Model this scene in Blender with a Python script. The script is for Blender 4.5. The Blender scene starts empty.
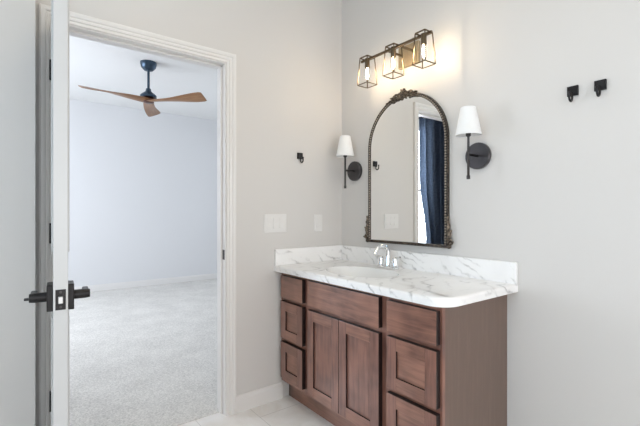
import bpy, bmesh, math, random
from mathutils import Vector, Matrix
random.seed(7)
PI = math.pi
scene = bpy.context.scene
COL = scene.collection

# ------------------------------------------------------------------ camera
cam_data = bpy.data.cameras.new('camera')
cam = bpy.data.objects.new('camera', cam_data)
COL.objects.link(cam)
cam_data.sensor_width = 36.0
cam_data.sensor_fit = 'HORIZONTAL'
cam_data.lens = 36.0 * 397.5 / 640.0
cam_data.clip_start = 0.02
cam.location = (2.155, -1.839, 1.1707)
cam.rotation_euler = (PI / 2, 0, PI / 2 - 0.6519)
scene.camera = cam

# ------------------------------------------------------------------ exposure, world, daylight, fill
vs = scene.view_settings
vs.view_transform = 'Standard'
vs.look = 'None'
vs.gamma = 1.0
vs.use_curve_mapping = False
vs.exposure = 0.06

world = bpy.data.worlds.new('sky')
scene.world = world
world.use_nodes = True
bg = world.node_tree.nodes['Background']
bg.inputs['Color'].default_value = (0.89, 0.98, 1.09, 1)
bg.inputs['Strength'].default_value = 2.7


def area(name, loc, target, sx, sy, power, color):
    d = bpy.data.lights.new(name, 'AREA')
    d.shape = 'RECTANGLE'
    d.size, d.size_y = sx, sy
    d.energy = power
    d.color = color
    o = bpy.data.objects.new(name, d)
    COL.objects.link(o)
    o.location = loc
    o.rotation_euler = (Vector(target) - Vector(loc)).to_track_quat('-Z', 'Y').to_euler()
    return o


# daylight and an added side fill, standing outside window openings
area('bathroom_daylight', (3.72, -1.55, 1.10), (0, -1.55, 0.85), 2.8, 1.5, 31, (1.0, 0.87, 0.76))
area('bathroom_side_fill', (1.75, -3.95, 1.70), (1.75, 0, 1.4), 1.7, 1.5, 24, (0.40, 0.74, 1.0))  # added cool fill behind an unseen window, tints the mirror wall
area('bedroom_daylight', (-2.75, -3.72, 1.65), (-2.75, 0, 1.30), 2.3, 1.9, 140, (0.84, 0.895, 1.0))

area('bathroom_overhead_fill', (1.35, -1.25, 2.80), (1.35, -1.25, 0), 0.5, 0.5, 5.5, (1.0, 0.86, 0.62))  # added overhead fill with no fixture, brightens counter, floor and low walls


# ------------------------------------------------------------------ materials
def new_mat(name):
    m = bpy.data.materials.new(name)
    m.use_nodes = True
    nt = m.node_tree
    b = nt.nodes['Principled BSDF']
    return m, nt, b


def N(nt, t, **kw):
    n = nt.nodes.new(t)
    for k, v in kw.items():
        setattr(n, k, v)
    return n


def simple(name, col, rough=0.5, metal=0.0, spec=0.5, bump=0.0, bscale=200.0, coat=0.0, vary=0.0):
    m, nt, b = new_mat(name)
    b.inputs['Base Color'].default_value = (*col, 1)
    b.inputs['Roughness'].default_value = rough
    b.inputs['Metallic'].default_value = metal
    b.inputs['Specular IOR Level'].default_value = spec
    b.inputs['Coat Weight'].default_value = coat
    tc = N(nt, 'ShaderNodeTexCoord')
    nz = N(nt, 'ShaderNodeTexNoise')
    nz.inputs['Scale'].default_value = bscale
    nz.inputs['Detail'].default_value = 3
    nt.links.new(tc.outputs['Object'], nz.inputs['Vector'])
    if bump > 0:
        bp = N(nt, 'ShaderNodeBump')
        bp.inputs['Strength'].default_value = bump
        bp.inputs['Distance'].default_value = 0.002
        nt.links.new(nz.outputs['Fac'], bp.inputs['Height'])
        nt.links.new(bp.outputs['Normal'], b.inputs['Normal'])
    if vary > 0:
        r = N(nt, 'ShaderNodeValToRGB')
        r.color_ramp.elements[0].color = (*[c * (1 - vary) for c in col], 1)
        r.color_ramp.elements[1].color = (*[min(1, c * (1 + vary)) for c in col], 1)
        r.color_ramp.elements[0].position = 0.3
        r.color_ramp.elements[1].position = 0.7
        nt.links.new(nz.outputs['Fac'], r.inputs['Fac'])
        nt.links.new(r.outputs['Color'], b.inputs['Base Color'])
    return m


M = {}
M['wall'] = simple('wall_paint', (0.662, 0.642, 0.618), 0.55, bump=0.06, bscale=260)
M['bed_wall'] = simple('bedroom_wall_paint', (0.74, 0.745, 0.755), 0.6, bump=0.05, bscale=260)
M['ceil'] = simple('ceiling_paint', (0.84, 0.84, 0.83), 0.8, bump=0.05, bscale=200)
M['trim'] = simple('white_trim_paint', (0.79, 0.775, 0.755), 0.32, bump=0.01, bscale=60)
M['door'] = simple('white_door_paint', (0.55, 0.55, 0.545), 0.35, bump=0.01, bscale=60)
M['black'] = simple('black_metal', (0.016, 0.015, 0.016), 0.36, 0.5, bump=0.01)
M['sconce_metal'] = simple('dark_bronze_black_metal', (0.075, 0.070, 0.070), 0.32, 0.85, bump=0.01)
M['sconce_plate'] = simple('dark_bronze_plate', (0.085, 0.082, 0.086), 0.34, 0.9, bump=0.01)
M['fan_metal'] = simple('dark_metal_sky_tint', (0.055, 0.085, 0.125), 0.30, 0.75, bump=0.01)  # dark metal with the blue sky reflection put into its base colour
M['steel'] = simple('bright_steel', (0.60, 0.60, 0.60), 0.30, 1.0)
M['chrome'] = simple('chrome', (0.86, 0.87, 0.88), 0.07, 1.0)
M['brass'] = simple('bronze_brown_metal', (0.135, 0.098, 0.060), 0.38, 0.85, bump=0.02, vary=0.15, bscale=40)
M['plate_bronze'] = simple('satin_bronze_plate', (0.42, 0.33, 0.21), 0.45, 0.7, bump=0.02, vary=0.08, bscale=60)
M['shade'] = simple('white_linen_shade', (0.86, 0.86, 0.85), 0.85, bump=0.12, bscale=500)
M['plastic'] = simple('white_plastic', (0.77, 0.755, 0.735), 0.35)
M['porcelain'] = simple('white_basin', (0.86, 0.85, 0.83), 0.18, coat=0.3)
M['mirror'] = simple('mirror_silver', (0.90, 0.91, 0.90), 0.0, 1.0)
M['dark_gap'] = simple('dark_interior', (0.02, 0.012, 0.01), 0.9)


def frame_mat(name, c0, c1):
    m, nt, b = new_mat(name)
    tc = N(nt, 'ShaderNodeTexCoord')
    nz = N(nt, 'ShaderNodeTexNoise')
    nz.inputs['Scale'].default_value = 90
    nz.inputs['Detail'].default_value = 5
    r = N(nt, 'ShaderNodeValToRGB')
    e = r.color_ramp.elements
    e[0].position, e[1].position = 0.40, 0.75
    e[0].color = c0
    e[1].color = c1
    nt.links.new(tc.outputs['Object'], nz.inputs['Vector'])
    nt.links.new(nz.outputs['Fac'], r.inputs['Fac'])
    nt.links.new(r.outputs['Color'], b.inputs['Base Color'])
    b.inputs['Metallic'].default_value = 0.5
    b.inputs['Roughness'].default_value = 0.38
    return m


M['frame'] = frame_mat('antiqued_bronze_frame', (0.022, 0.018, 0.016, 1), (0.15, 0.115, 0.085, 1))
M['crest'] = frame_mat('antiqued_bronze_carving', (0.045, 0.036, 0.030, 1), (0.34, 0.27, 0.20, 1))
M['bead'] = simple('rubbed_bronze_bead', (0.36, 0.31, 0.26), 0.35, 0.6, bump=0.02)


def wood(name, axis, c0, c1, rough, coat=0.25, spec=0.5, stretch=14.0, blotch=True):
    """axis: grain direction 0/1/2 in object coordinates"""
    m, nt, b = new_mat(name)
    tc = N(nt, 'ShaderNodeTexCoord')
    oi = N(nt, 'ShaderNodeObjectInfo')
    ad = N(nt, 'ShaderNodeVectorMath', operation='ADD')
    mu = N(nt, 'ShaderNodeVectorMath', operation='SCALE')
    mu.inputs['Scale'].default_value = 13.0
    nt.links.new(oi.outputs['Random'], mu.inputs[0])
    nt.links.new(tc.outputs['Object'], ad.inputs[0])
    nt.links.new(mu.outputs[0], ad.inputs[1])
    mp = N(nt, 'ShaderNodeMapping')
    s = [stretch * 4] * 3
    s[axis] = 4.0
    mp.inputs['Scale'].default_value = s
    nt.links.new(ad.outputs[0], mp.inputs['Vector'])
    n1 = N(nt, 'ShaderNodeTexNoise')
    n1.inputs['Scale'].default_value = 1.0
    n1.inputs['Detail'].default_value = 6
    n1.inputs['Roughness'].default_value = 0.62
    n1.inputs['Distortion'].default_value = 0.6
    nt.links.new(mp.outputs['Vector'], n1.inputs['Vector'])
    n2 = N(nt, 'ShaderNodeTexNoise')
    n2.inputs['Scale'].default_value = 7.0
    n2.inputs['Detail'].default_value = 2
    nt.links.new(ad.outputs[0], n2.inputs['Vector'])
    mx = N(nt, 'ShaderNodeMath', operation='MULTIPLY_ADD')
    mx.inputs[1].default_value = 0.55 if blotch else 0.15
    nt.links.new(n2.outputs['Fac'], mx.inputs[0])
    m2 = N(nt, 'ShaderNodeMath', operation='MULTIPLY')
    m2.inputs[1].default_value = 0.6
    nt.links.new(n1.outputs['Fac'], m2.inputs[0])
    nt.links.new(m2.outputs[0], mx.inputs[2])
    r = N(nt, 'ShaderNodeValToRGB')
    e = r.color_ramp.elements
    e[0].position, e[1].position = 0.36, 0.76
    e[0].color = (*c0, 1)
    e[1].color = (*c1, 1)
    nt.links.new(mx.outputs[0], r.inputs['Fac'])
    nt.links.new(r.outputs['Color'], b.inputs['Base Color'])
    b.inputs['Roughness'].default_value = rough
    b.inputs['Specular IOR Level'].default_value = spec
    b.inputs['Coat Weight'].default_value = coat
    b.inputs['Coat Roughness'].default_value = 0.28
    bp = N(nt, 'ShaderNodeBump')
    bp.inputs['Strength'].default_value = 0.05
    bp.inputs['Distance'].default_value = 0.001
    nt.links.new(n1.outputs['Fac'], bp.inputs['Height'])
    nt.links.new(bp.outputs['Normal'], b.inputs['Normal'])
    return m


CW0, CW1 = (0.085, 0.031, 0.022), (0.330, 0.150, 0.105)
M['wood_v'] = wood('cherry_wood_upright_grain', 2, CW0, CW1, 0.30, 0.45, 0.7)
M['wood_h'] = wood('cherry_wood_level_grain', 0, (0.095, 0.036, 0.024), (0.370, 0.172, 0.115), 0.30, 0.45, 0.7)
M['wood_edge_shade'] = simple('cherry_edge_painted_shade', (0.012, 0.004, 0.0035), 0.5, bump=0.02, bscale=300, vary=0.2)  # same cherry wood, shade of the non-front faces put into the colour
M['wood_side'] = wood('cherry_veneer_side', 2, (0.150, 0.098, 0.074), (0.225, 0.152, 0.120), 0.45, blotch=False)
M['blade'] = wood('walnut_blade', 0, (0.24, 0.11, 0.042), (0.56, 0.31, 0.135), 0.40, stretch=16, blotch=False)
M['hubwood'] = wood('dark_walnut_hub', 0, (0.07, 0.022, 0.015), (0.16, 0.06, 0.035), 0.35, blotch=False)


def marble():
    m, nt, b = new_mat('white_marble_laminate')
    tc = N(nt, 'ShaderNodeTexCoord')
    mp = N(nt, 'ShaderNodeMapping')
    mp.inputs['Rotation'].default_value = (0.0, 0.45, 0.35)
    mp.inputs['Scale'].default_value = (1.15, 0.8, 0.9)
    nt.links.new(tc.outputs['Object'], mp.inputs['Vector'])
    warp = N(nt, 'ShaderNodeTexNoise')
    warp.inputs['Scale'].default_value = 5.0
    warp.inputs['Detail'].default_value = 4
    nt.links.new(mp.outputs['Vector'], warp.inputs['Vector'])
    sc = N(nt, 'ShaderNodeVectorMath', operation='SCALE')
    sc.inputs['Scale'].default_value = 0.16
    nt.links.new(warp.outputs['Color'], sc.inputs[0])
    ad = N(nt, 'ShaderNodeVectorMath', operation='ADD')
    nt.links.new(mp.outputs['Vector'], ad.inputs[0])
    nt.links.new(sc.outputs[0], ad.inputs[1])
    w = N(nt, 'ShaderNodeTexWave', wave_type='BANDS', bands_direction='DIAGONAL')
    w.inputs['Scale'].default_value = 8.5
    w.inputs['Distortion'].default_value = 2.0
    w.inputs['Detail'].default_value = 5
    w.inputs['Detail Scale'].default_value = 2.7
    w.inputs['Detail Roughness'].default_value = 0.62
    nt.links.new(ad.outputs[0], w.inputs['Vector'])
    r = N(nt, 'ShaderNodeValToRGB')
    e = r.color_ramp.elements
    e[0].position, e[0].color = 0.0, (1, 1, 1, 1)
    e[1].position, e[1].color = 0.30, (0, 0, 0, 1)
    x = e.new(0.06)
    x.color = (0.45, 0.45, 0.45, 1)
    nt.links.new(w.outputs['Fac'], r.inputs['Fac'])
    brk = N(nt, 'ShaderNodeTexNoise')
    brk.inputs['Scale'].default_value = 7.0
    brk.inputs['Detail'].default_value = 4
    brk.inputs['Roughness'].default_value = 0.65
    nt.links.new(mp.outputs['Vector'], brk.inputs['Vector'])
    br = N(nt, 'ShaderNodeValToRGB')
    br.color_ramp.elements[0].position = 0.45
    br.color_ramp.elements[1].position = 0.66
    nt.links.new(brk.outputs['Fac'], br.inputs['Fac'])
    mu = N(nt, 'ShaderNodeMath', operation='MULTIPLY')
    nt.links.new(r.outputs['Color'], mu.inputs[0])
    nt.links.new(br.outputs['Color'], mu.inputs[1])
    cloud = N(nt, 'ShaderNodeTexNoise')
    cloud.inputs['Scale'].default_value = 4.0
    cloud.inputs['Detail'].default_value = 5
    nt.links.new(ad.outputs[0], cloud.inputs['Vector'])
    cr = N(nt, 'ShaderNodeValToRGB')
    cr.color_ramp.elements[0].position, cr.color_ramp.elements[0].color = 0.35, (0.88, 0.87, 0.86, 1)
    cr.color_ramp.elements[1].position, cr.color_ramp.elements[1].color = 0.62, (0.94, 0.935, 0.925, 1)
    nt.links.new(cloud.outputs['Fac'], cr.inputs['Fac'])
    mix = N(nt, 'ShaderNodeMix', data_type='RGBA')
    nt.links.new(mu.outputs[0], mix.inputs[0])
    nt.links.new(cr.outputs['Color'], mix.inputs[6])
    mix.inputs[7].default_value = (0.50, 0.49, 0.48, 1)
    nt.links.new(mix.outputs[2], b.inputs['Base Color'])
    b.inputs['Roughness'].default_value = 0.28
    return m


M['marble'] = marble()


def carpet():
    m, nt, b = new_mat('grey_carpet')
    tc = N(nt, 'ShaderNodeTexCoord')
    n1 = N(nt, 'ShaderNodeTexNoise')
    n1.inputs['Scale'].default_value = 95
    n1.inputs['Detail'].default_value = 4
    n1.inputs['Roughness'].default_value = 0.75
    n2 = N(nt, 'ShaderNodeTexNoise')
    n2.inputs['Scale'].default_value = 4
    n2.inputs['Detail'].default_value = 3
    for n in (n1, n2):
        nt.links.new(tc.outputs['Object'], n.inputs['Vector'])
    mx = N(nt, 'ShaderNodeMath', operation='MULTIPLY_ADD')
    mx.inputs[1].default_value = 0.22
    nt.links.new(n2.outputs['Fac'], mx.inputs[0])
    nt.links.new(n1.outputs['Fac'], mx.inputs[2])
    r = N(nt, 'ShaderNodeValToRGB')
    e = r.color_ramp.elements
    e[0].position, e[0].color = 0.42, (0.52, 0.505, 0.475, 1)
    e[1].position, e[1].color = 0.80, (0.90, 0.88, 0.84, 1)
    nt.links.new(mx.outputs[0], r.inputs['Fac'])
    nt.links.new(r.outputs['Color'], b.inputs['Base Color'])
    b.inputs['Roughness'].default_value = 1.0
    b.inputs['Specular IOR Level'].default_value = 0.1
    bp = N(nt, 'ShaderNodeBump')
    bp.inputs['Strength'].default_value = 0.6
    bp.inputs['Distance'].default_value = 0.008
    nt.links.new(n1.outputs['Fac'], bp.inputs['Height'])
    nt.links.new(bp.outputs['Normal'], b.inputs['Normal'])
    return m


M['carpet'] = carpet()


def tile():
    m, nt, b = new_mat('pale_stone_floor_tile')
    tc = N(nt, 'ShaderNodeTexCoord')
    mp = N(nt, 'ShaderNodeMapping')
    mp.inputs['Location'].default_value = (0.17, 0.12, 0)
    nt.links.new(tc.outputs['Object'], mp.inputs['Vector'])
    br = N(nt, 'ShaderNodeTexBrick')
    br.offset = 0.5
    br.inputs['Scale'].default_value = 1.0
    br.inputs['Brick Width'].default_value = 0.61
    br.inputs['Row Height'].default_value = 0.305
    br.inputs['Mortar Size'].default_value = 0.0022
    br.inputs['Mortar Smooth'].default_value = 0.3
    br.inputs['Mortar'].default_value = (0.66, 0.64, 0.60, 1)
    nt.links.new(mp.outputs['Vector'], br.inputs['Vector'])
    nz = N(nt, 'ShaderNodeTexNoise')
    nz.inputs['Scale'].default_value = 5.5
    nz.inputs['Detail'].default_value = 7
    nz.inputs['Distortion'].default_value = 1.4
    nt.links.new(mp.outputs['Vector'], nz.inputs['Vector'])
    r = N(nt, 'ShaderNodeValToRGB')
    e = r.color_ramp.elements
    e[0].position, e[0].color = 0.36, (0.86, 0.83, 0.785, 1)
    e[1].position, e[1].color = 0.62, (0.93, 0.915, 0.89, 1)
    nt.links.new(nz.outputs['Fac'], r.inputs['Fac'])
    nt.links.new(r.outputs['Color'], br.inputs['Color1'])
    nt.links.new(r.outputs['Color'], br.inputs['Color2'])
    nt.links.new(br.outputs['Color'], b.inputs['Base Color'])
    b.inputs['Roughness'].default_value = 0.35
    return m


M['tile'] = tile()


def glass_pane():
    m, nt, b = new_mat('clear_window_glass')
    out = nt.nodes['Material Output']
    tr = N(nt, 'ShaderNodeBsdfTransparent')
    gl = N(nt, 'ShaderNodeBsdfGlossy')
    gl.inputs['Roughness'].default_value = 0.02
    mx = N(nt, 'ShaderNodeMixShader')
    mx.inputs[0].default_value = 0.06
    nt.links.new(tr.outputs[0], mx.inputs[1])
    nt.links.new(gl.outputs[0], mx.inputs[2])
    nt.links.new(mx.outputs[0], out.inputs['Surface'])
    return m


M['glass'] = glass_pane()


def bulb_mat():
    m, nt, b = new_mat('glowing_warm_bulb')
    b.inputs['Base Color'].default_value = (1, 0.9, 0.75, 1)
    b.inputs['Emission Color'].default_value = (1.0, 0.79, 0.54, 1)
    b.inputs['Emission Strength'].default_value = 112.0
    return m


M['bulb'] = bulb_mat()


def curtain_mat():
    m, nt, b = new_mat('navy_velvet')
    tc = N(nt, 'ShaderNodeTexCoord')
    nz = N(nt, 'ShaderNodeTexNoise')
    nz.inputs['Scale'].default_value = 38
    nz.inputs['Detail'].default_value = 5
    nt.links.new(tc.outputs['Object'], nz.inputs['Vector'])
    r = N(nt, 'ShaderNodeValToRGB')
    e = r.color_ramp.elements
    e[0].position, e[0].color = 0.30, (0.070, 0.090, 0.130, 1)
    e[1].position, e[1].color = 0.80, (0.190, 0.230, 0.300, 1)
    nt.links.new(nz.outputs['Fac'], r.inputs['Fac'])
    nt.links.new(r.outputs['Color'], b.inputs['Base Color'])
    b.inputs['Roughness'].default_value = 0.7
    b.inputs['Sheen Weight'].default_value = 0.8
    b.inputs['Sheen Roughness'].default_value = 0.4
    b.inputs['Sheen Tint'].default_value = (0.55, 0.70, 0.95, 1)
    tl = N(nt, 'ShaderNodeBsdfTranslucent')
    tl.inputs['Color'].default_value = (0.24, 0.31, 0.42, 1)
    mx = N(nt, 'ShaderNodeMixShader')
    mx.inputs[0].default_value = 0.3
    nt.links.new(b.outputs[0], mx.inputs[1])
    nt.links.new(tl.outputs[0], mx.inputs[2])
    nt.links.new(mx.outputs[0], nt.nodes['Material Output'].inputs['Surface'])
    return m


M['curtain'] = curtain_mat()


# ------------------------------------------------------------------ mesh helpers
class MB:
    def __init__(self):
        self.bm = bmesh.new()

    def _take(self, b2, smooth, mi):
        for f in b2.faces:
            f.smooth = smooth
            f.material_index = mi
        me = bpy.data.meshes.new('tmp')
        b2.to_mesh(me)
        b2.free()
        self.bm.from_mesh(me)
        bpy.data.meshes.remove(me)
        return self

    def box(self, x0, y0, z0, x1, y1, z1, bev=0.0, seg=2, mi=0):
        b = bmesh.new()
        x0, x1 = sorted((x0, x1)); y0, y1 = sorted((y0, y1)); z0, z1 = sorted((z0, z1))
        bmesh.ops.create_cube(b, size=1)
        for v in b.verts:
            v.co = Vector(((x0 + x1) / 2 + v.co.x * (x1 - x0), (y0 + y1) / 2 + v.co.y * (y1 - y0), (z0 + z1) / 2 + v.co.z * (z1 - z0)))
        if bev > 0:
            bmesh.ops.bevel(b, geom=list(b.edges), offset=bev, segments=seg, affect='EDGES', profile=0.5)
        return self._take(b, False, mi)

    def prism(self, poly, axis, a0, a1, bev=0.0, seg=2, mi=0, smooth=False):
        """closed 2-D polygon swept along axis; poly is given in the two other axes, in order"""
        b = bmesh.new()
        def P(p, a):
            c = list(p)
            c.insert(axis, a)
            return Vector(c)
        lo = [b.verts.new(P(p, a0)) for p in poly]
        hi = [b.verts.new(P(p, a1)) for p in poly]
        n = len(poly)
        b.faces.new(lo)
        b.faces.new(hi)
        for i in range(n):
            b.faces.new((lo[i], lo[(i + 1) % n], hi[(i + 1) % n], hi[i]))
        bmesh.ops.recalc_face_normals(b, faces=b.faces)
        if bev > 0:
            bmesh.ops.bevel(b, geom=list(b.edges), offset=bev, segments=seg, affect='EDGES', profile=0.5)
        return self._take(b, smooth, mi)

    def tube(self, pts, r, seg=10, closed=False, mi=0, caps=True):
        pts = [Vector(p) for p in pts]
        n = len(pts)
        rad = r if isinstance(r, (list, tuple)) else [r] * n
        b = bmesh.new()
        rings = []
        up = None
        for i in range(n):
            if closed:
                t = pts[(i + 1) % n] - pts[i - 1]
            else:
                t = pts[min(i + 1, n - 1)] - pts[max(i - 1, 0)]
            t.normalize()
            if up is None:
                up = Vector((0, 0, 1)) if abs(t.z) < 0.9 else Vector((1, 0, 0))
            s = t.cross(up)
            if s.length < 1e-5:
                s = t.orthogonal()
            s.normalize()
            up = s.cross(t).normalized()
            rings.append([b.verts.new(pts[i] + (s * math.cos(2 * PI * k / seg) + up * math.sin(2 * PI * k / seg)) * rad[i]) for k in range(seg)])
        m = n if closed else n - 1
        for i in range(m):
            A, B = rings[i], rings[(i + 1) % n]
            for k in range(seg):
                b.faces.new((A[k], A[(k + 1) % seg], B[(k + 1) % seg], B[k]))
        if not closed and caps:
            b.faces.new(rings[0][::-1])
            b.faces.new(rings[-1])
        bmesh.ops.recalc_face_normals(b, faces=b.faces)
        return self._take(b, True, mi)

    def bar(self, p, q, w, mi=0):
        """square bar of side w between two points"""
        p, q = Vector(p), Vector(q)
        t = (q - p).normalized()
        u = Vector((0, 0, 1)) if abs(t.z) < 0.8 else Vector((0, 1, 0))
        s = t.cross(u).normalized()
        u = s.cross(t).normalized()
        b = bmesh.new()
        R = []
        for c in (p, q):
            R.append([b.verts.new(c + s * (a * w / 2) + u * (d * w / 2)) for a, d in ((-1, -1), (1, -1), (1, 1), (-1, 1))])
        for k in range(4):
            b.faces.new((R[0][k], R[0][(k + 1) % 4], R[1][(k + 1) % 4], R[1][k]))
        b.faces.new(R[0][::-1])
        b.faces.new(R[1])
        bmesh.ops.recalc_face_normals(b, faces=b.faces)
        return self._take(b, False, mi)

    def lathe(self, prof, origin, axis=(0, 0, 1), seg=32, mi=0, smooth=True):
        """prof: list of (radius, height along axis)"""
        o = Vector(origin)
        a = Vector(axis).normalized()
        s = a.orthogonal().normalized()
        u = a.cross(s).normalized()
        b = bmesh.new()
        rings = []
        for r, h in prof:
            if r < 1e-6:
                rings.append([b.verts.new(o + a * h)])
            else:
                rings.append([b.verts.new(o + a * h + (s * math.cos(2 * PI * k / seg) + u * math.sin(2 * PI * k / seg)) * r) for k in range(seg)])
        for A, B in zip(rings, rings[1:]):
            for k in range(seg):
                k2 = (k + 1) % seg
                if len(A) == 1 and len(B) == 1:
                    continue
                if len(A) == 1:
                    b.faces.new((A[0], B[k], B[k2]))
                elif len(B) == 1:
                    b.faces.new((A[k], A[k2], B[0]))
                else:
                    b.faces.new((A[k], A[k2], B[k2], B[k]))
        bmesh.ops.recalc_face_normals(b, faces=b.faces)
        return self._take(b, smooth, mi)

    def ball(self, c, r, scale=(1, 1, 1), rot=None, seg=12, mi=0):
        b = bmesh.new()
        bmesh.ops.create_uvsphere(b, u_segments=seg, v_segments=max(6, seg // 2), radius=r)
        mt = Matrix.Diagonal((*scale, 1))
        if rot is not None:
            mt = rot.to_4x4() @ mt
        for v in b.verts:
            v.co = mt @ v.co + Vector(c)
        return self._take(b, True, mi)

    def xform(self, mt):
        bmesh.ops.transform(self.bm, matrix=mt, verts=self.bm.verts)
        return self


def auto_sharp(me, deg=40):
    b = bmesh.new()
    b.from_mesh(me)
    for e in b.edges:
        if len(e.link_faces) == 2 and e.calc_face_angle(0) > math.radians(deg):
            e.smooth = False
    b.to_mesh(me)
    b.free()


def world_loc(o):
    l = Vector((0, 0, 0))
    while o is not None:
        l += o.location
        o = o.parent
    return l


def obj(name, mb, mats, parent=None, origin=None, label=None):
    """links mb (built in world coordinates) as ONE mesh object"""
    me = bpy.data.meshes.new(name)
    base = world_loc(parent) if parent is not None else Vector((0, 0, 0))
    o_w = Vector(origin) if origin is not None else base
    bmesh.ops.translate(mb.bm, vec=-o_w, verts=mb.bm.verts)
    mb.bm.to_mesh(me)
    mb.bm.free()
    auto_sharp(me)
    for m in (mats if isinstance(mats, (list, tuple)) else [mats]):
        me.materials.append(m)
    o = bpy.data.objects.new(name, me)
    COL.objects.link(o)
    o.parent = parent
    o.location = o_w - base
    if label:
        o['label'] = label
    return o


def struct(name, mb, mats, parent=None, origin=None):
    o = obj(name, mb, mats, parent, origin)
    if parent is None:
        o['kind'] = 'structure'
    return o


def tag(o, label, cat, group=None):
    o['label'] = label
    o['category'] = cat
    if group:
        o['group'] = group
    return o


def thing(name, label, cat, loc, group=None):
    o = bpy.data.objects.new(name, None)
    COL.objects.link(o)
    o.location = loc
    o.empty_display_size = 0.05
    return tag(o, label, cat, group)


def dup(root, loc, rotz, label):
    r = root.copy()
    COL.objects.link(r)
    r.location = loc
    r.rotation_euler = (0, 0, rotz)
    r['label'] = label
    for ch in list(root.children):
        c = ch.copy()
        COL.objects.link(c)
        c.parent = r
        for g in list(ch.children):
            d = g.copy()
            COL.objects.link(d)
            d.parent = c
    return r


# ------------------------------------------------------------------ room shell
CEIL = 2.82
JR, JL, DH = -0.883, -1.697, 2.032          # right and left jamb faces, opening height
WT = 0.115
JT = 0.016                                  # jamb board thickness

# wall with the doorway
w = MB()
w.box(-WT, JR + JT, 0, 0, 2.5, CEIL)
w.box(-WT, -3.5, 0, 0, JL - JT, CEIL)
w.box(-WT, JL - JT, DH + JT, 0, JR + JT, CEIL)
struct('wall_doorway', w, M['wall'])
struct('wall_mirror', MB().box(0, 0, 0, 3.4, 0.12, CEIL), M['wall'])
struct('wall_return', MB().box(0, -3.4, 0, 0.11, -1.776, CEIL, bev=0.002), M['wall'])


def wall_with_hole(fixed_axis, f0, f1, a0, a1, h0, h1, z0, z1):
    """box wall f0..f1 on fixed axis, a0..a1 along the other, with a window hole"""
    mb = MB()
    def bx(p0, p1, q0, q1):
        if fixed_axis == 0:
            mb.box(f0, p0, q0, f1, p1, q1)
        else:
            mb.box(p0, f0, q0, p1, f1, q1)
    bx(a0, h0, 0, CEIL)
    bx(h1, a1, 0, CEIL)
    bx(h0, h1, 0, z0)
    bx(h0, h1, z1, CEIL)
    return mb


struct('wall_right', wall_with_hole(0, 3.4, 3.52, -3.5, 0.12, -2.90, -0.20, 0.55, 1.85), M['wall'])
struct('wall_back', wall_with_hole(1, -3.52, -3.4, 0, 3.4, 1.0, 2.5, 1.0, 2.3), M['wall'])
struct('floor', MB().box(-0.06, -3.4, -0.05, 3.4, 0, 0), M['tile'])
struct('ceiling', MB().box(-WT, -3.5, CEIL, 3.52, 0.12, CEIL + 0.08), M['ceil'])

# bedroom beyond the doorway
BX, BY0, BY1 = -4.6, -3.2, 2.5
struct('wall_bedroom_far', MB().box(BX - 0.12, BY0 - 0.12, 0, BX, BY1 + 0.12, CEIL), M['bed_wall'])
struct('wall_bedroom_window', wall_with_hole(1, BY0 - 0.12, BY0, BX, -WT, -3.75, -1.60, 0.55, 2.50), M['bed_wall'])
struct('wall_bedroom_end', wall_with_hole(1, BY1, BY1 + 0.12, BX, -WT, -3.4, -1.2, 0.7, 2.15), M['bed_wall'])
struct('floor_bedroom', MB().box(BX, BY0, -0.06, -0.06, BY1, 0.004), M['carpet'])
struct('ceiling_bedroom', MB().box(BX - 0.12, BY0 - 0.12, CEIL, -WT, BY1 + 0.12, CEIL + 0.08), M['ceil'])

# baseboards
BBP = [(0, 0), (0.014, 0), (0.014, 0.075), (0.010, 0.083), (0.009, 0.092), (0.004, 0.098), (0, 0.098)]
struct('baseboard_doorway', MB().prism([(p[0], p[1]) for p in BBP], 1, -0.8245, -0.50), M['trim'])
struct('baseboard_mirror', MB().prism([(-p[0], p[1]) for p in BBP], 0, 1.2035, 3.4), M['trim'])
struct('baseboard_bedroom_far', MB().prism([(BX + p[0], p[1]) for p in BBP], 1, BY0, BY1), M['trim'])
struct('baseboard_bedroom_window', MB().prism([(BY0 + p[0], p[1]) for p in BBP], 0, BX, -WT), M['trim'])

# door casing on the bathroom side (mitred profile), jambs and stop
CW = 0.058
prof = [(0.0, 0.006), (0.003, 0.010), (0.012, 0.010), (0.014, 0.006), (0.017, 0.006), (0.020, 0.011), (0.029, 0.013), (0.031, 0.010), (0.034, 0.010), (0.038, 0.0155), (0.046, 0.019), (0.052, 0.019), (0.054, 0.0155), (0.058, 0.0145)]


def casing(x_sign, x0):
    mb = MB()
    b = bmesh.new()
    yr, yl, zt = JR + 0.005, JL - 0.005, DH + 0.005
    rows = []
    for off, dep in prof + [(CW, 0.0), (0.0, 0.0)]:
        X = x0 + x_sign * dep
        rows.append([b.verts.new(v) for v in ((X, yr + off, 0.0), (X, yr + off, zt + off), (X, yl - off, zt + off), (X, yl - off, 0.0))])
    n = len(rows)
    for i in range(n):
        A, B = rows[i], rows[(i + 1) % n]
        for k in range(3):
            b.faces.new((A[k], A[k + 1], B[k + 1], B[k]))
    b.faces.new([r[0] for r in rows])
    b.faces.new([r[3] for r in rows])
    bmesh.ops.recalc_face_normals(b, faces=b.faces)
    mb._take(b, False, 0)
    return mb


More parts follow.
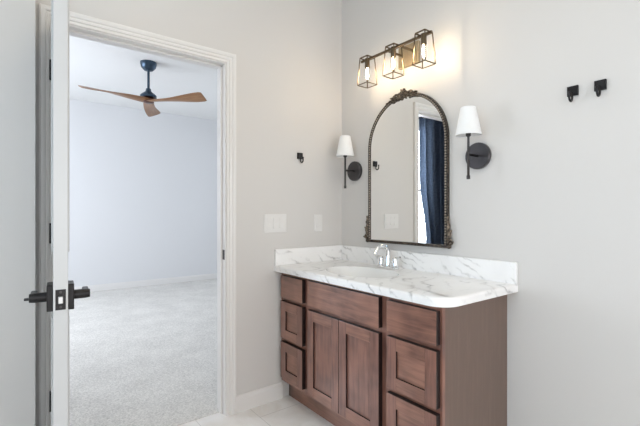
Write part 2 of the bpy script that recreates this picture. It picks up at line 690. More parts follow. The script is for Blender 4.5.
struct('trim_1', casing(1, 0.0), M['trim'])
struct('trim_2', casing(-1, -WT), M['trim'])
j = MB()
j.box(-WT - 0.001, JR, 0, 0.001, JR + JT, DH + JT)
j.box(-WT - 0.001, JL - JT, 0, 0.001, JL, DH + JT)
j.box(-WT - 0.001, JL, DH, 0.001, JR, DH + JT)
for y0, y1 in ((JR - 0.011, JR), (JL, JL + 0.011)):
    j.box(-0.075, y0, 0, -0.040, y1, DH, bev=0.002)
j.box(-0.075, JL, DH - 0.011, -0.040, JR, DH, bev=0.002)
jamb = struct('trim_3', j, M['trim'])
obj('strike_plate', MB().box(-0.034, JR - 0.0012, 0.90, -0.006, JR, 0.957, bev=0.0005), M['black'], jamb, label='black metal strike plate on the door jamb')

# ------------------------------------------------------------------ windows
def window(name, axis, f_in, f_out, a0, a1, z0, z1, cols, rows, inward):
    """axis: fixed axis; f_in: room-side wall face; casing on the room side"""
    def bx(mb, p0, p1, q0, q1, g0, g1, bev=0.0):
        if axis == 0:
            mb.box(g0, p0, q0, g1, p1, q1, bev)
        else:
            mb.box(p0, g0, q0, p1, g1, q1, bev)
        return mb
    mid = (f_in + f_out) / 2
    fr = MB()
    t = 0.035
    for (p0, p1, q0, q1) in ((a0, a0 + t, z0, z1), (a1 - t, a1, z0, z1), (a0 + t, a1 - t, z0, z0 + t), (a0 + t, a1 - t, z1 - t, z1)):
        bx(fr, p0, p1, q0, q1, mid - 0.035, mid + 0.035, 0.002)
    for i in range(1, cols):
        a = a0 + (a1 - a0) * i / cols
        bx(fr, a - 0.01, a + 0.01, z0 + t, z1 - t, mid - 0.012, mid + 0.012)
    for i in range(1, rows):
        z = z0 + (z1 - z0) * i / rows
        hw = 0.022 if i * 2 == rows else 0.01
        bx(fr, a0 + t, a1 - t, z - hw, z + hw, mid - 0.0125, mid + 0.0125)
    o = struct(name, fr, M['trim'])
    bx_ = MB()
    c = 0.06
    g0, g1 = f_in, f_in + 0.016 * inward
    for (p0, p1, q0, q1) in ((a0 - c, a0, z0, z1), (a1, a1 + c, z0, z1), (a0 - c, a1 + c, z1, z1 + c), (a0 - c, a1 + c, z0 - c, z0)):
        bx(bx_, p0, p1, q0, q1, g0, g1, 0.003)
    obj('casing', bx_, M['trim'], o)
    obj('pane', bx(MB(), a0 + t, a1 - t, z0 + t, z1 - t, mid - 0.002, mid + 0.002), M['glass'], o)
    return o


window('window_1', 0, 3.4, 3.52, -2.90, -0.20, 0.55, 1.85, 4, 2, -1)
window('window_2', 1, BY0, BY0 - 0.12, -3.75, -1.60, 0.55, 2.50, 6, 4, 1)
window('window_3', 1, BY1, BY1 + 0.12, -3.4, -1.2, 0.7, 2.15, 4, 4, -1)
window('window_4', 1, -3.4, -3.52, 1.0, 2.5, 1.0, 2.3, 2, 2, 1)

# ------------------------------------------------------------------ open door leaf
ANG = math.radians(3.95)
PIN = Vector((0.004, -1.702, 0))
# local frame: X along the leaf from the hinge, Y from the closed-bathroom face (0) to the other face (0.036)
DM = Matrix.Translation(PIN) @ Matrix.Rotation(-ANG, 4, 'Z')
LW, LT = 0.805, 0.036
d = MB()
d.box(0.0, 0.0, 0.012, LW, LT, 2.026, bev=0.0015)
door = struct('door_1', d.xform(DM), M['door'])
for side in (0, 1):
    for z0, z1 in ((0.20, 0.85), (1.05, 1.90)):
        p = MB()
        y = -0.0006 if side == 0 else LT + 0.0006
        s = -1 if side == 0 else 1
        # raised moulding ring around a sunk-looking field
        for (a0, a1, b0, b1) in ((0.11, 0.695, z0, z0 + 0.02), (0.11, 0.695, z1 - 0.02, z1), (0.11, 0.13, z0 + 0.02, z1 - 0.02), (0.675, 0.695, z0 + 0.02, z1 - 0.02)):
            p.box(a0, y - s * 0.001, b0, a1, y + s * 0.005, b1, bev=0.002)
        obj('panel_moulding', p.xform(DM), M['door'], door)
HZ = 0.924
for s, yf in ((-1, 0.0), (1, LT)):
    h = MB()
    h.box(LW - 0.068 - 0.036, yf - s * 0.0005, HZ - 0.038, LW - 0.068 + 0.036, yf + s * 0.016, HZ + 0.038, bev=0.0025)
    h.lathe([(0.0140, 0.008), (0.0140, 0.046), (0.0125, 0.058), (0.0, 0.059)], (LW - 0.068, yf, HZ), (0, s, 0), 20)
    h.box(LW - 0.068 - 0.075, yf + s * 0.040, HZ - 0.010, LW - 0.068 + 0.006, yf + s * 0.057, HZ + 0.010, bev=0.004)
    if s < 0:
        h.lathe([(0.0042, 0.058), (0.0042, 0.068), (0.003, 0.070), (0, 0.070)], (LW - 0.068, yf, HZ - 0.002), (0, s, 0), 12)
    obj('lever_handle', h.xform(DM), M['black'], door, label='black lever handle on a square rose')
lp = obj('latch_plate', MB().box(LW - 0.0004, 0.0055, HZ - 0.029, LW + 0.0014, LT - 0.0055, HZ + 0.029, bev=0.0006).xform(DM), M['black'], door, label='black latch plate on the door edge')
lb = MB().box(LW + 0.001, 0.012, HZ - 0.010, LW + 0.010, LT - 0.012, HZ + 0.010, bev=0.002)
obj('latch_bolt', lb.xform(DM), M['steel'], lp, label='silver latch bolt')
for z in (HZ - 0.021, HZ + 0.021):
    obj('screw', MB().lathe([(0.0, 0.0022), (0.0032, 0.0018), (0.0036, 0.001)], (LW, LT / 2, z), (1, 0, 0), 12).xform(DM), M['sconce_metal'], lp)
for z in (0.33, 1.08, 1.81):
    hg = MB()
    hg.lathe([(0, -0.047), (0.0075, -0.045), (0.0075, 0.045), (0, 0.047)], (PIN.x + 0.010, PIN.y - 0.014, z), (0, 0, 1), 14)
    hg.box(PIN.x - 0.001, PIN.y - 0.016, z - 0.044, PIN.x + 0.010, PIN.y + 0.001, z + 0.044)
    hg.box(-0.030, JL - 0.0005, z - 0.044, PIN.x + 0.004, JL + 0.0018, z + 0.044)
    obj('hinge', hg, M['black'], door, label='black butt hinge')

# ------------------------------------------------------------------ vanity cabinet
YF = -0.504      # face-frame plane
VX0, VX1 = 0.004, 1.2014
CT = 0.806       # carcass top
van = thing('vanity_cabinet', 'reddish brown wooden bathroom vanity with six drawers and two shaker doors', 'cabinet', (0.6, -0.25, 0))
c = MB()
pan = [(-0.003, 0.0), (-0.448, 0.0), (-0.448, 0.105), (-0.460, 0.116), (YF + 0.0185, 0.116), (YF + 0.0185, CT), (-0.003, CT)]
c.prism(pan, 0, VX1 - 0.016, VX1)
obj('side_panel', c, M['wood_side'], van)
c = MB()
c.prism(pan, 0, VX0, VX0 + 0.016)
obj('side_panel', c, M['wood_side'], van)
ib = MB().box(VX0 + 0.016, -0.485, 0.118, VX1 - 0.016, -0.003, 0.64)
ib.box(VX0 + 0.016, -0.485, 0.64, VX1 - 0.016, -0.47, CT)
obj('inner_box', ib, M['dark_gap'], van)
ff = MB()
for x0, x1 in ((VX0, 0.048), (0.258, 0.335), (0.866, 0.940), (1.178, VX1)):
    ff.box(x0, YF, 0.116, x1, YF + 0.019, CT, mi=0)
for x0, x1 in ((0.048, 0.258), (0.335, 0.866), (0.940, 1.178)):
    for z0, z1 in ((0.116, 0.158), (0.612, 0.655), (0.775, CT)):
        ff.box(x0, YF, z0, x1, YF + 0.019, z1, mi=1)
for x0, x1 in ((0.048, 0.258), (0.940, 1.178)):
    ff.box(x0, YF, 0.370, x1, YF + 0.019, 0.405, mi=1)
obj('face_frame', ff, [M['wood_v'], M['wood_h']], van)
obj('toe_kick', MB().box(VX0 + 0.016, -0.447, 0, VX1 - 0.016, -0.432, 0.118), M['wood_h'], van)

YFF = YF - 0.026


def edges_dark(mb, idx):  # gives every face but the front the painted shade
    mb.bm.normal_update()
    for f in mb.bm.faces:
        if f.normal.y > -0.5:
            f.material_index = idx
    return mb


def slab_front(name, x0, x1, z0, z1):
    return obj(name, edges_dark(MB().box(x0, YFF, z0, x1, YF - 0.001, z1, bev=0.0012), 1), [M['wood_h'], M['wood_edge_shade']], van)


def shaker_front(name, x0, x1, z0, z1, st=0.056, horizontal=True):
    f = MB()
    f.box(x0, YFF, z0, x0 + st, YF - 0.001, z1, bev=0.0012, mi=0)
    f.box(x1 - st, YFF, z0, x1, YF - 0.001, z1, bev=0.0012, mi=0)
    f.box(x0 + st, YFF, z0, x1 - st, YF - 0.001, z0 + st, bev=0.0008, mi=1)
    f.box(x0 + st, YFF, z1 - st, x1 - st, YF - 0.001, z1, bev=0.0008, mi=1)
    o = obj(name, edges_dark(f, 2), [M['wood_v'], M['wood_h'], M['wood_edge_shade']], van)
    obj('panel', MB().box(x0 + st - 0.002, YFF + 0.009, z0 + st - 0.002, x1 - st + 0.002, YF - 0.003, z1 - st + 0.002), M['wood_h'] if horizontal else M['wood_v'], o)
    return o


for x0, x1 in ((0.035, 0.270), (0.927, 1.192)):
    slab_front('drawer', x0, x1, 0.648, 0.783)
    shaker_front('drawer', x0, x1, 0.397, 0.625)
    shaker_front('drawer', x0, x1, 0.149, 0.374)
slab_front('false_drawer_front', 0.321, 0.879, 0.646, 0.787)
shaker_front('door', 0.321, 0.5945, 0.143, 0.622, horizontal=False)
shaker_front('door', 0.5975, 0.879, 0.143, 0.622, horizontal=False)

# ------------------------------------------------------------------ countertop with basin and splashes
TZ, TB = 0.8436, 0.807
SX, SY, SA, SB = 0.535, -0.315, 0.235, 0.165
top = thing('countertop', 'white marble patterned vanity countertop with an integrated oval basin', 'countertop', (0.6, -0.25, TB))
CX1, CY1 = 1.252, -0.5584


def outline():
    """front edge with a rounded right-hand corner"""
    R = 0.085
    pts = [(0.001, -0.001), (0.001, CY1)]
    for k in range(11):
        a = -PI / 2 + (PI / 2) * k / 10
        pts.append((CX1 - R + R * math.cos(a), CY1 + R + R * math.sin(a)))
    pts.append((CX1, -0.001))
    return pts


def inset(pts, d_):
    out = []
    for x, y in pts:
        v = Vector((x - 0.6, y + 0.25))
        out.append((x + (d_ if x < 0.01 else -d_ if x > 1.15 else 0) * (0 if x < 0.01 else 1), y + (d_ if y < CY1 + 0.08 else 0) * (1 if y < CY1 + 0.08 else 0)))
    return out


def ray_outline(pts, ang):
    dx, dy = math.cos(ang), math.sin(ang)
    best = None
    for i in range(len(pts)):
        ax, ay = pts[i]; bx, by = pts[(i + 1) % len(pts)]
        ex, ey = bx - ax, by - ay
        den = dx * ey - dy * ex
        if abs(den) < 1e-12:
            continue
        t = ((ax - SX) * ey - (ay - SY) * ex) / den
        u = ((ax - SX) * dy - (ay - SY) * dx) / den
        if t > 0 and -1e-6 <= u <= 1 + 1e-6 and (best is None or t < best):
            best = t
    return (SX + dx * best, SY + dy * best)


full = outline()
angs = sorted(set([2 * PI * k / 96 for k in range(96)] + [math.atan2(y - SY, x - SX) % (2 * PI) for x, y in full]))
b = bmesh.new()
rows = []
# rolled front edge: rows from the bottom up to the flat top, then to the basin rim
edge_rows = [(0.0, TB), (0.0, TZ - 0.010), (0.003, TZ - 0.004), (0.009, TZ - 0.0006), (0.016, TZ)]
for dd, z in edge_rows:
    ring = []
    for a in angs:
        x, y = ray_outline(full, a)
        ndx = -dd if x > CX1 - 0.06 and y < -0.01 else 0
        ndy = dd if y < CY1 + 0.05 else 0
        ring.append(b.verts.new((x + ndx, y + ndy, z)))
    rows.append(ring)
for s, z in ((1.10, TZ), (1.06, TZ + 0.0020), (1.02, TZ + 0.0022), (1.0, TZ + 0.001)):
    rows.append([b.verts.new((SX + SA * s * math.cos(t), SY + SB * s * math.sin(t), z)) for t in [math.atan2(math.sin(a) / SB, math.cos(a) / SA) for a in angs]])
for A, B in zip(rows, rows[1:]):
    for k in range(len(angs)):
        k2 = (k + 1) % len(angs)
        b.faces.new((A[k], A[k2], B[k2], B[k]))
# underside
und = [b.verts.new((SX + SA * 1.04 * math.cos(t), SY + SB * 1.04 * math.sin(t), TB)) for t in [math.atan2(math.sin(a) / SB, math.cos(a) / SA) for a in angs]]
for k in range(len(angs)):
    k2 = (k + 1) % len(angs)
    b.faces.new((rows[0][k2], rows[0][k], und[k], und[k2]))
bmesh.ops.recalc_face_normals(b, faces=b.faces)
slab = MB()
slab._take(b, False, 0)
for f in slab.bm.faces:
    zc = f.calc_center_median().z
    f.smooth = TZ - 0.012 < zc
obj('slab', slab, M['marble'], top)
# basin bowl
bowl = MB()
b = bmesh.new()
rows = []
for s, z in ((1.003, TZ + 0.0012), (0.985, TZ - 0.006), (0.955, TZ - 0.022), (0.88, TZ - 0.055), (0.74, TZ - 0.090), (0.52, TZ - 0.112), (0.28, TZ - 0.122), (0.10, TZ - 0.126)):
    rows.append([b.verts.new((SX + SA * s * math.cos(2 * PI * k / 64), SY + SB * s * math.sin(2 * PI * k / 64), z)) for k in range(64)])
for A, B in zip(rows, rows[1:]):
    for k in range(64):
        b.faces.new((A[k], A[(k + 1) % 64], B[(k + 1) % 64], B[k]))
b.faces.new(rows[-1])
bmesh.ops.recalc_face_normals(b, faces=b.faces)
bowl._take(b, True, 0)
basin = obj('basin', bowl, M['porcelain'], top, label='white oval basin')
obj('drain', MB().lathe([(0, 0.004), (0.018, 0.004), (0.022, 0.001), (0.022, -0.003)], (SX, SY, TZ - 0.126), (0, 0, 1), 24), M['chrome'], basin)
obj('backsplash', MB().box(0.020, -0.020, TZ - 0.001, CX1, -0.001, TZ + 0.100, bev=0.0025), M['marble'], top)
obj('sidesplash', MB().box(0.001, CY1 + 0.002, TZ - 0.001, 0.020, -0.001, TZ + 0.100, bev=0.0025), M['marble'], top)

# ------------------------------------------------------------------ faucet
FX, FY = 0.530, -0.095
fz = TZ + 0.0008
fa = thing('bathroom_faucet', 'chrome two-handle faucet on the countertop behind the oval basin', 'faucet', (FX, FY, fz))
p = MB()
ov = [(FX + math.copysign(0.055, math.cos(a)) + 0.026 * math.cos(a), FY + 0.026 * math.sin(a)) for a in [2 * PI * (k + 0.5) / 28 for k in range(28)]]
p.prism(ov, 2, fz - 0.0005, fz + 0.012, bev=0.003)
obj('base_plate', p, M['chrome'], fa)
s = MB()
s.lathe([(0.024, 0.010), (0.021, 0.018), (0.017, 0.050), (0.0145, 0.075)], (FX, FY, fz), (0, 0, 1), 24)
arc = [(FX, FY, fz + 0.07)]
for k in range(13):
    a = PI * 0.80 * k / 12
    arc.append((FX, FY - 0.048 + 0.048 * math.cos(a), fz + 0.092 + 0.042 * math.sin(a)))
arc.append((FX, FY - 0.108, fz + 0.090))
s.tube(arc, [0.0145] * 3 + [0.013] * (len(arc) - 5) + [0.0115, 0.011], 14)
obj('spout', s, M['chrome'], fa)
for sg in (-1, 1):
    h = MB()
    h.lathe([(0.023, 0.010), (0.019, 0.020), (0.0155, 0.045), (0.017, 0.058), (0.012, 0.066), (0, 0.068)], (FX + sg * 0.055, FY, fz), (0, 0, 1), 24)
    h.tube([(FX + sg * 0.050, FY, fz + 0.060), (FX + sg * 0.075, FY - 0.004, fz + 0.066), (FX + sg * 0.105, FY - 0.010, fz + 0.074)], [0.0075, 0.0062, 0.0048], 10)
    obj('handle', h, M['chrome'], fa)

# ------------------------------------------------------------------ arched wall mirror
mx, mr = 0.587, 0.290
mz0, mzs = 0.990, 1.578
mir = thing('wall_mirror_arched', 'tall arched mirror in a beaded dark bronze frame over the vanity', 'mirror', (mx, 0, mz0))
mir.name = 'arched_mirror'


def arch(r, n=40, z0=mz0, y=0.0):
    pts = [(mx + r, y, z0)]
    m_ = 14
    for k in range(1, m_):
        pts.append((mx + r, y, z0 + (mzs - z0) * k / m_))
    for k in range(n + 1):
        a = PI * k / n
        pts.append((mx + r * math.cos(a), y, mzs + r * math.sin(a)))
    for k in range(1, m_):
        pts.append((mx - r, y, mzs + (z0 - mzs) * k / m_))
    pts.append((mx - r, y, z0))
    return pts


g = MB()
g.prism([(q[0], q[2]) for q in arch(mr - 0.006)], 1, -0.014, -0.010)
mg = obj('mirror_glass', g, M['mirror'], mir, label='clear mirror glass')
mg.rotation_euler = (0, 0, 0.003)     # the glass sits a hair askew in its frame
g = MB()
g.prism([(q[0], q[2]) for q in arch(mr - 0.004)], 1, -0.0095, -0.0005)
obj('backing', g, M['dark_gap'], mir)
g = MB()
# moulded frame: rectangular section swept with an inner and an outer roll
b = bmesh.new()
sec = [(-0.011, -0.002), (-0.011, -0.016), (-0.009, -0.019), (-0.006, -0.018), (-0.002, -0.016), (0.003, -0.017), (0.006, -0.021), (0.009, -0.020), (0.010, -0.014), (0.010, -0.001)]
loops = []
for dr, y in sec:
    loops.append([b.verts.new(q) for q in arch(mr + dr, y=y)])
for i in range(len(loops)):
    A, B = loops[i], loops[(i + 1) % len(loops)]
    for k in range(len(A) - 1):
        b.faces.new((A[k], A[k + 1], B[k + 1], B[k]))
b.faces.new([l[0] for l in loops])
b.faces.new([l[-1] for l in loops][::-1])
bmesh.ops.recalc_face_normals(b, faces=b.faces)
g._take(b, True, 0)
obj('frame', g, M['frame'], mir)
# bead string along the frame
g = MB()
L = 2 * (mzs - mz0) + PI * mr
nb = 140
for i in range(nb):
    sdist = (i + 0.5) / nb * L
    if sdist < mzs - mz0:
        q = (mx + mr - 0.0035, -0.0185, mz0 + sdist)
    elif sdist < mzs - mz0 + PI * mr:
        a = (sdist - (mzs - mz0)) / mr
        q = (mx + (mr - 0.0035) * math.cos(a), -0.0185, mzs + (mr - 0.0035) * math.sin(a))
    else:
        q = (mx - mr + 0.0035, -0.0185, mzs - (sdist - (mzs - mz0) - PI * mr))
    g.ball(q, 0.0054, seg=10)
obj('bead_moulding', g, M['bead'], mir, label='string of small rubbed bronze beads')
g = MB()
g.box(mx - mr - 0.022, -0.030, mz0 - 0.006, mx + mr + 0.022, -0.001, mz0 + 0.010, bev=0.003)
g.ball((mx - mr - 0.018, -0.018, mz0 + 0.002), 0.0125, seg=12)
g.ball((mx + mr + 0.018, -0.018, mz0 + 0.002), 0.0125, seg=12)
obj('bottom_rail', g, M['frame'], mir)


def leaf(mb, c_, ang, ln, wd, th=0.008):
    """pointed carved leaf lying on the frame, ang in the wall plane"""
    b2 = bmesh.new()
    n = 7
    rows = []
    for i in range(n):
        t = i / (n - 1)
        ww = wd * math.sin(PI * min(0.98, 0.06 + 0.94 * t)) ** 0.8
        row = []
        for j_ in range(5):
            v_ = (j_ - 2) / 2
            hh = th * (1 - v_ * v_) * (0.5 + math.sin(PI * t)) + 0.004 * math.sin(t * 9)
            row.append((t * ln, v_ * ww, hh))
        rows.append(row)
    V = []
    ca, sa = math.cos(ang), math.sin(ang)
    def W(p_):
        return Vector((c_[0] + p_[0] * ca - p_[1] * sa, c_[1] - p_[2], c_[2] + p_[0] * sa + p_[1] * ca))
    V = [[b2.verts.new(W(p_)) for p_ in row] for row in rows]
    bk = [[b2.verts.new(W((p_[0], p_[1] * 0.9, -0.006))) for p_ in row] for row in rows]
    for i in range(n - 1):
        for j_ in range(4):
            b2.faces.new((V[i][j_], V[i + 1][j_], V[i + 1][j_ + 1], V[i][j_ + 1]))
            b2.faces.new((bk[i][j_], bk[i][j_ + 1], bk[i + 1][j_ + 1], bk[i + 1][j_]))
        b2.faces.new((V[i][0], bk[i][0], bk[i + 1][0], V[i + 1][0]))
        b2.faces.new((V[i][4], V[i + 1][4], bk[i + 1][4], bk[i][4]))
    for i in (0, n - 1):
        for j_ in range(4):
            b2.faces.new((V[i][j_], V[i][j_ + 1], bk[i][j_ + 1], bk[i][j_]))
    bmesh.ops.recalc_face_normals(b2, faces=b2.faces)
    mb._take(b2, True, 0)


def scroll(mb, c_, r0, turns, start, sgn, tube_r=0.005):
    pts = []
    n = 22
    for i in range(n):
        t = i / (n - 1)
        a = start + sgn * turns * 2 * PI * t
        r_ = r0 * (1 - 0.8 * t)
        pts.append((c_[0] + r_ * math.cos(a), c_[1] - 0.006 * t, c_[2] + r_ * math.sin(a)))
    mb.tube(pts, [tube_r * (1 - 0.45 * i / (n - 1)) for i in range(n)], 8)


# top crest: flower flanked by acanthus scrolls
cz = mzs + mr + 0.004
g = MB()
for k in range(7):
    a = 2 * PI * k / 7 + 0.3
    leaf(g, (mx + 0.006 * math.cos(a), -0.026, cz + 0.006 + 0.006 * math.sin(a)), a, 0.023, 0.009, 0.009)
for k in range(5):
    a = 2 * PI * k / 5
    leaf(g, (mx, -0.034, cz + 0.006), a, 0.014, 0.007, 0.007)
g.ball((mx, -0.042, cz + 0.006), 0.008, seg=12)
obj('crest_flower', g, M['crest'], mir)
for sg in (-1, 1):
    g = MB()
    def onarc(off, dr=0.0):
        a = PI / 2 - sg * off / mr
        return (mx + (mr + dr) * math.cos(a), -0.024, mzs + (mr + dr) * math.sin(a)), a - sg * PI / 2
    for off, dr, tilt, ln, wd in ((0.018, 0.004, 0.30, 0.048, 0.010), (0.022, -0.004, -0.30, 0.046, 0.009), (0.055, 0.003, 0.22, 0.048, 0.009), (0.060, -0.005, -0.20, 0.044, 0.008), (0.092, 0.0, 0.05, 0.048, 0.007)):
        c_, tg = onarc(off, dr)
        leaf(g, c_, tg + sg * tilt, ln, wd)
    c_, tg = onarc(0.062, 0.006)
    scroll(g, (c_[0], -0.028, c_[2]), 0.011, 1.2, tg, sg)
    c_, tg = onarc(0.030, -0.008)
    scroll(g, (c_[0], -0.030, c_[2]), 0.010, 1.2, tg, -sg)
    obj('crest_leaf', g, M['crest'], mir)
# lower side brackets of leaves
for sg in (-1, 1):
    g = MB()
    X = mx + sg * (mr + 0.012)
    for z, ang, ln, wd in ((mz0 + 0.015, 0.40, 0.045, 0.012), (mz0 + 0.035, 1.25, 0.055, 0.012), (mz0 + 0.070, 0.75, 0.036, 0.010), (mz0 + 0.085, 1.40, 0.055, 0.010), (mz0 + 0.125, 1.5, 0.045, 0.008)):
        leaf(g, (X, -0.022, z), ang if sg > 0 else PI - ang, ln * 0.85, wd)
    scroll(g, (X + sg * 0.010, -0.020, mz0 + 0.030), 0.015, 1.3, PI / 2, -sg)
    scroll(g, (X + sg * 0.008, -0.020, mz0 + 0.080), 0.012, 1.2, -PI / 2, sg)
    g.ball((X + sg * 0.006, -0.022, mz0 + 0.055), 0.009, seg=10)
    obj('bracket_leaf', g, M['crest'], mir)

# ------------------------------------------------------------------ wall sconces
def make_sconce():
    x, z = 0.148, 1.455
    sc = thing('wall_sconce', 'wall sconce with white shade left of the mirror, beside the room corner', 'wall lamp', (x, 0, z), 'wall sconces flanking the mirror')
    m_ = MB()
    m_.lathe([(0.0, -0.0005), (0.064, -0.0005), (0.066, 0.003), (0.066, 0.019), (0.063, 0.022), (0, 0.022)], (x, 0, z), (0, -1, 0), 48)
    obj('back_plate', m_, M['sconce_plate'], sc)
    m_ = MB()
    m_.tube([(x, -0.018, z), (x, -0.096, z)], 0.0065, 12)
    obj('arm', m_, M['sconce_metal'], sc)
    m_ = MB()
    m_.lathe([(0, -0.121), (0.0085, -0.120), (0.0090, -0.104), (0.0062, -0.100), (0.0058, 0.085), (0.0120, 0.090), (0.0120, 0.118), (0, 0.119)], (x, -0.096, z), (0, 0, 1), 16)
    obj('rod', m_, M['sconce_metal'], sc)
    m_ = MB()
    m_.lathe([(0.0610, 0.093), (0.0360, 0.227), (0.0335, 0.2285), (0.0330, 0.226), (0.0585, 0.094), (0.0595, 0.0925), (0.0610, 0.093)], (x, -0.096, z), (0, 0, 1), 40)
    m_.lathe([(0.0334, 0.2245), (0.020, 0.2265), (0.0, 0.2270)], (x, -0.096, z), (0, 0, 1), 40)
    obj('shade', m_, M['shade'], sc)
    return sc


sc0 = make_sconce()
dup(sc0, (1.058, 0, 1.455), 0, 'wall sconce with white shade right of the mirror on the open wall')

# ------------------------------------------------------------------ three-light vanity fixture
LXC, LY, LZT, LZB = 0.620, -0.145, 2.112, 1.948
vl = thing('vanity_light', 'bronze bar light with three open lantern cages above the arched mirror', 'wall lamp', (LXC, 0, 2.10))
m_ = MB().box(0.545, -0.020, 2.030, 0.695, -0.0005, 2.158, bev=0.003)
obj('back_plate', m_, M['plate_bronze'], vl, label='satin bronze rectangular back plate')
m_ = MB()
m_.box(LXC - 0.262, LY - 0.0065, LZT - 0.0165, LXC + 0.262, LY + 0.0065, LZT - 0.0035, bev=0.001)
obj('bar', m_, M['brass'], vl)
for sg in (-1, 1):
    m_ = MB().bar((LXC + sg * 0.045, -0.018, LZT - 0.010), (LXC + sg * 0.045, LY, LZT - 0.010), 0.010)
    obj('arm', m_, M['brass'], vl)
for i in (-1, 0, 1):
    x = LXC + i * 0.211
    m_ = MB()
    a_, bb = 0.031, 0.0415
    T = [(x + sx * a_, LY + sy * a_, LZT) for sx, sy in ((-1, -1), (1, -1), (1, 1), (-1, 1))]
    Bq = [(x + sx * bb, LY + sy * bb, LZB) for sx, sy in ((-1, -1), (1, -1), (1, 1), (-1, 1))]
    for k in range(4):
        m_.bar(T[k], T[(k + 1) % 4], 0.0060)
        m_.bar(Bq[k], Bq[(k + 1) % 4], 0.0042)
        m_.bar(T[k], Bq[k], 0.0046)
    obj('lantern_cage', m_, M['brass'], vl)
    m_ = MB()
    m_.lathe([(0, -0.004), (0.0145, -0.004), (0.0150, -0.010), (0.0150, -0.058), (0.0125, -0.062), (0, -0.062)], (x, LY, LZT), (0, 0, 1), 24)
    obj('socket', m_, M['brass'], vl)
    m_ = MB()
    m_.lathe([(0, -0.060), (0.0050, -0.062), (0.0058, -0.070), (0.0070, -0.084), (0.0070, -0.116), (0.0050, -0.126), (0, -0.130)], (x, LY, LZT), (0, 0, 1), 20)
    obj('bulb', m_, M['bulb'], vl, label='glowing warm white tubular bulb')

# ------------------------------------------------------------------ robe hooks
def make_hook():
    # built on the mirror wall (faces -y), origin at the wall, plate centre
    x, z = 1.4805, 1.6765
    hk = thing('robe_hook', 'black robe hook nearer the mirror on the right-hand wall', 'hook', (x, 0, z), 'robe hooks on the walls')
    m_ = MB().box(x - 0.0205, -0.010, z - 0.0205, x + 0.0205, 0.0003, z + 0.0205, bev=0.0015)
    obj('wall_plate', m_, M['black'], hk)
    m_ = MB()
    pts = [(x, -0.006, z - 0.002), (x, -0.022, z - 0.004)]
    for k in range(15):
        a = PI / 2 - (PI * 1.45) * k / 14
        pts.append((x, -0.030 - 0.014 * math.cos(a) + 0.0, z - 0.026 + 0.020 * math.sin(a)))
    pts = [(x, -0.006, z - 0.006), (x, -0.0115, z - 0.010), (x, -0.0125, z - 0.026)]
    for k in range(11):
        a = PI + PI * k / 10
        pts.append((x, -0.0270 - 0.0145 * math.cos(a), z - 0.031 + 0.0145 * math.sin(a)))
    pts.append((x, -0.0418, z - 0.016))
    m_.tube(pts, 0.0042, 10)
    m_.ball((x, -0.0418, z - 0.014), 0.0056, seg=10)
    obj('prong', m_, M['black'], hk)
    return hk


hk0 = make_hook()
dup(hk0, (1.5785, 0, 1.6755), 0, 'black robe hook farther right on the mirror wall')
dup(hk0, (0, -0.3635, 1.5445), PI / 2, 'small robe hook between the doorway and the room corner')

# ------------------------------------------------------------------ wall plates
def rocker_plate(yc, zc, n, label, cat, name):
    wd = 0.070 + 0.046 * (n - 1)
    t = thing(name, label, cat, (0, yc, zc))
    m_ = MB().box(-0.0003, yc - wd / 2, zc - 0.058, 0.0055, yc + wd / 2, zc + 0.058, bev=0.0025)
    obj('cover_plate', m_, M['plastic'], t)
    for i in range(n):
        y = yc + (i - (n - 1) / 2) * 0.046
        m_ = MB()
        m_.prism([(0.004, zc - 0.033), (0.0095, zc - 0.033), (0.0062, zc), (0.0085, zc + 0.033), (0.004, zc + 0.033)], 1, y - 0.0165, y + 0.0165, bev=0.0007)
        obj('rocker', m_, M['plastic'], t)
        for zz in (zc - 0.046, zc + 0.046):
            obj('screw', MB().lathe([(0.0026, 0.0052), (0.0022, 0.0062), (0, 0.0064)], (0, y, zz), (1, 0, 0), 10), M['plastic'], t)
    return t


rocker_plate(-0.548, 1.1065, 3, 'wide white switch plate on the wall beside the doorway', 'light switch', 'light_switch')
rocker_plate(-0.2125, 1.1035, 1, 'narrow white wall plate close to the corner above the side splash', 'wall plate', 'outlet_plate')

# ------------------------------------------------------------------ ceiling fan in the bedroom
fx, fy = -2.45, -0.69
FZ = 2.40
fan = thing('ceiling_fan', 'three-blade wooden ceiling fan on a dark downrod in the bedroom', 'ceiling fan', (fx, fy, CEIL))
m_ = MB().lathe([(0, 0), (0.084, 0), (0.084, -0.022), (0.074, -0.058), (0.046, -0.088), (0.020, -0.094), (0, -0.094)], (fx, fy, CEIL), (0, 0, 1), 40)
obj('canopy', m_, M['fan_metal'], fan)
m_ = MB().tube([(fx, fy, CEIL - 0.09), (fx, fy, FZ + 0.09)], 0.0135, 16)
obj('downrod', m_, M['fan_metal'], fan)
m_ = MB().lathe([(0.0, 0.135), (0.024, 0.133), (0.032, 0.100), (0.070, 0.072), (0.084, 0.056), (0.084, 0.034), (0.0, 0.034)], (fx, fy, FZ), (0, 0, 1), 40)
obj('motor_housing', m_, M['fan_metal'], fan)
m_ = MB().lathe([(0.0, 0.036), (0.052, 0.036), (0.056, 0.022), (0.056, -0.016), (0.046, -0.024), (0, -0.025)], (fx, fy, FZ), (0, 0, 1), 40)
obj('hub', m_, M['hubwood'], fan)
RV = Vector((0.6067, 0.7949, 0))      # to the right seen from the doorway
FV = Vector((-0.7949, 0.6067, 0))
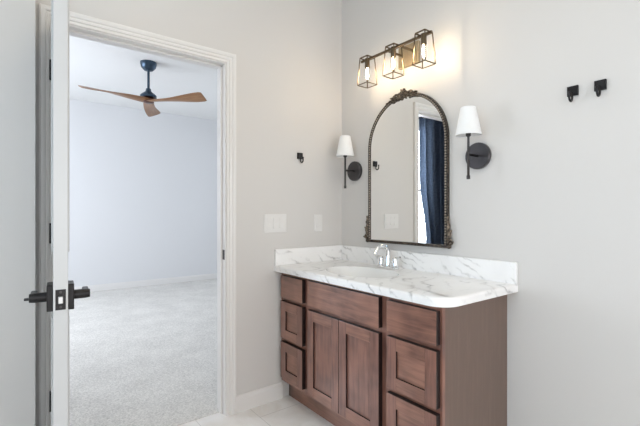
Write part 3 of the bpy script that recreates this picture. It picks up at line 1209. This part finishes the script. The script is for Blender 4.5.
for i in range(3):
    phi = math.radians(-13 + 120 * i)
    dr = RV * math.cos(phi) + FV * math.sin(phi)
    tn = Vector((-dr.y, dr.x, 0))     # away side for the right-hand blade
    b = bmesh.new()
    n, mcs = 26, 8
    R0, R1 = 0.012, 0.668
    upper, lower = [], []
    for k in range(n):
        t = k / (n - 1)
        r_ = R0 + (R1 - R0) * t
        ch = 0.115 + 0.038 * min(1, t / 0.85) ** 1.6
        if t > 0.96:
            ch *= 1 - 0.10 * (t - 0.96) / 0.04
        th = 0.030 * (1 - 0.70 * t)
        pit = math.radians(-14 + 36 * (3 * min(1, t / 0.9) ** 2 - 2 * min(1, t / 0.9) ** 3))
        sweep = 0.020 * math.sin(PI * t)
        U, Lw = [], []
        for q in range(mcs + 1):
            s_ = q / mcs - 0.5
            e = th * math.sqrt(max(0.0, 1 - (2 * s_) ** 2)) * 0.5
            base = dr * r_ + tn * (s_ * ch * math.cos(pit) + sweep) + Vector((0, 0, -s_ * ch * math.sin(pit)))
            nv = (Vector((0, 0, 1)) * math.cos(pit) + tn * math.sin(pit))
            c0 = Vector((fx, fy, FZ + 0.002)) + base
            U.append(b.verts.new(c0 + nv * (e + 0.001)))
            Lw.append(b.verts.new(c0 - nv * (e + 0.001)))
        upper.append(U)
        lower.append(Lw)
    for k in range(n - 1):
        for q in range(mcs):
            b.faces.new((upper[k][q], upper[k + 1][q], upper[k + 1][q + 1], upper[k][q + 1]))
            b.faces.new((lower[k][q], lower[k][q + 1], lower[k + 1][q + 1], lower[k + 1][q]))
        for q in (0, mcs):
            b.faces.new((upper[k][q], lower[k][q], lower[k + 1][q], upper[k + 1][q]))
    for k in (0, n - 1):
        for q in range(mcs):
            b.faces.new((upper[k][q], upper[k][q + 1], lower[k][q + 1], lower[k][q]))
    bmesh.ops.recalc_face_normals(b, faces=b.faces)
    m_ = MB()
    m_._take(b, True, 0)
    # local X along the blade so that the grain follows it
    o = obj('blade', m_, M['blade'], fan)
    ang = math.atan2(dr.y, dr.x)
    rot = Matrix.Rotation(-ang, 4, 'Z')
    o.data.transform(rot)
    o.rotation_euler = (0, 0, ang)

# ------------------------------------------------------------------ bedroom curtain (seen in the mirror)
cur = MB()
b = bmesh.new()
nz_, nx_ = 46, 110
zt, zb = 2.61, 0.03
grid = []
for iz in range(nz_ + 1):
    z = zt + (zb - zt) * iz / nz_
    k = max(0.0, min(1.0, (1.75 - z) / 1.05))
    k = k * k * (3 - 2 * k)
    xl = -1.735 + 0.14 * k
    xr = -1.16 - 0.06 * k
    row = []
    for ix in range(nx_ + 1):
        s_ = ix / nx_
        x = xl + (xr - xl) * s_
        ph = 2 * PI * 4.6 * s_ + 0.35 * math.sin(2.2 * z + 4 * s_)
        dep = 0.046 * math.sin(ph) + 0.010 * math.sin(2.3 * ph + 1.1 + 1.2 * z) + 0.008 * math.sin(9 * z + 14 * s_) * k
        row.append(b.verts.new((x, BY0 + 0.095 + dep, z)))
    grid.append(row)
for iz in range(nz_):
    for ix in range(nx_):
        b.faces.new((grid[iz][ix], grid[iz][ix + 1], grid[iz + 1][ix + 1], grid[iz + 1][ix]))
bmesh.ops.solidify(b, geom=b.faces[:], thickness=0.004)
bmesh.ops.recalc_face_normals(b, faces=b.faces)
cur._take(b, True, 0)
ct = thing('curtain', 'long navy blue curtain hanging by the bedroom window, reflected in the mirror', 'curtain', (-1.5, BY0 + 0.095, zt))
obj('drape', cur, M['curtain'], ct)
rd = MB().tube([(-4.05, BY0 + 0.095, zt + 0.012), (-1.08, BY0 + 0.095, zt + 0.012)], 0.013, 12)
rd.ball((-4.06, BY0 + 0.095, zt + 0.012), 0.026)
rd.ball((-1.07, BY0 + 0.095, zt + 0.012), 0.026)
obj('rod', rd, M['black'], ct)
for x in (-3.95, -1.12):
    obj('bracket', MB().box(x - 0.012, BY0 - 0.0005, zt - 0.01, x + 0.012, BY0 + 0.10, zt + 0.004, bev=0.002), M['black'], ct)
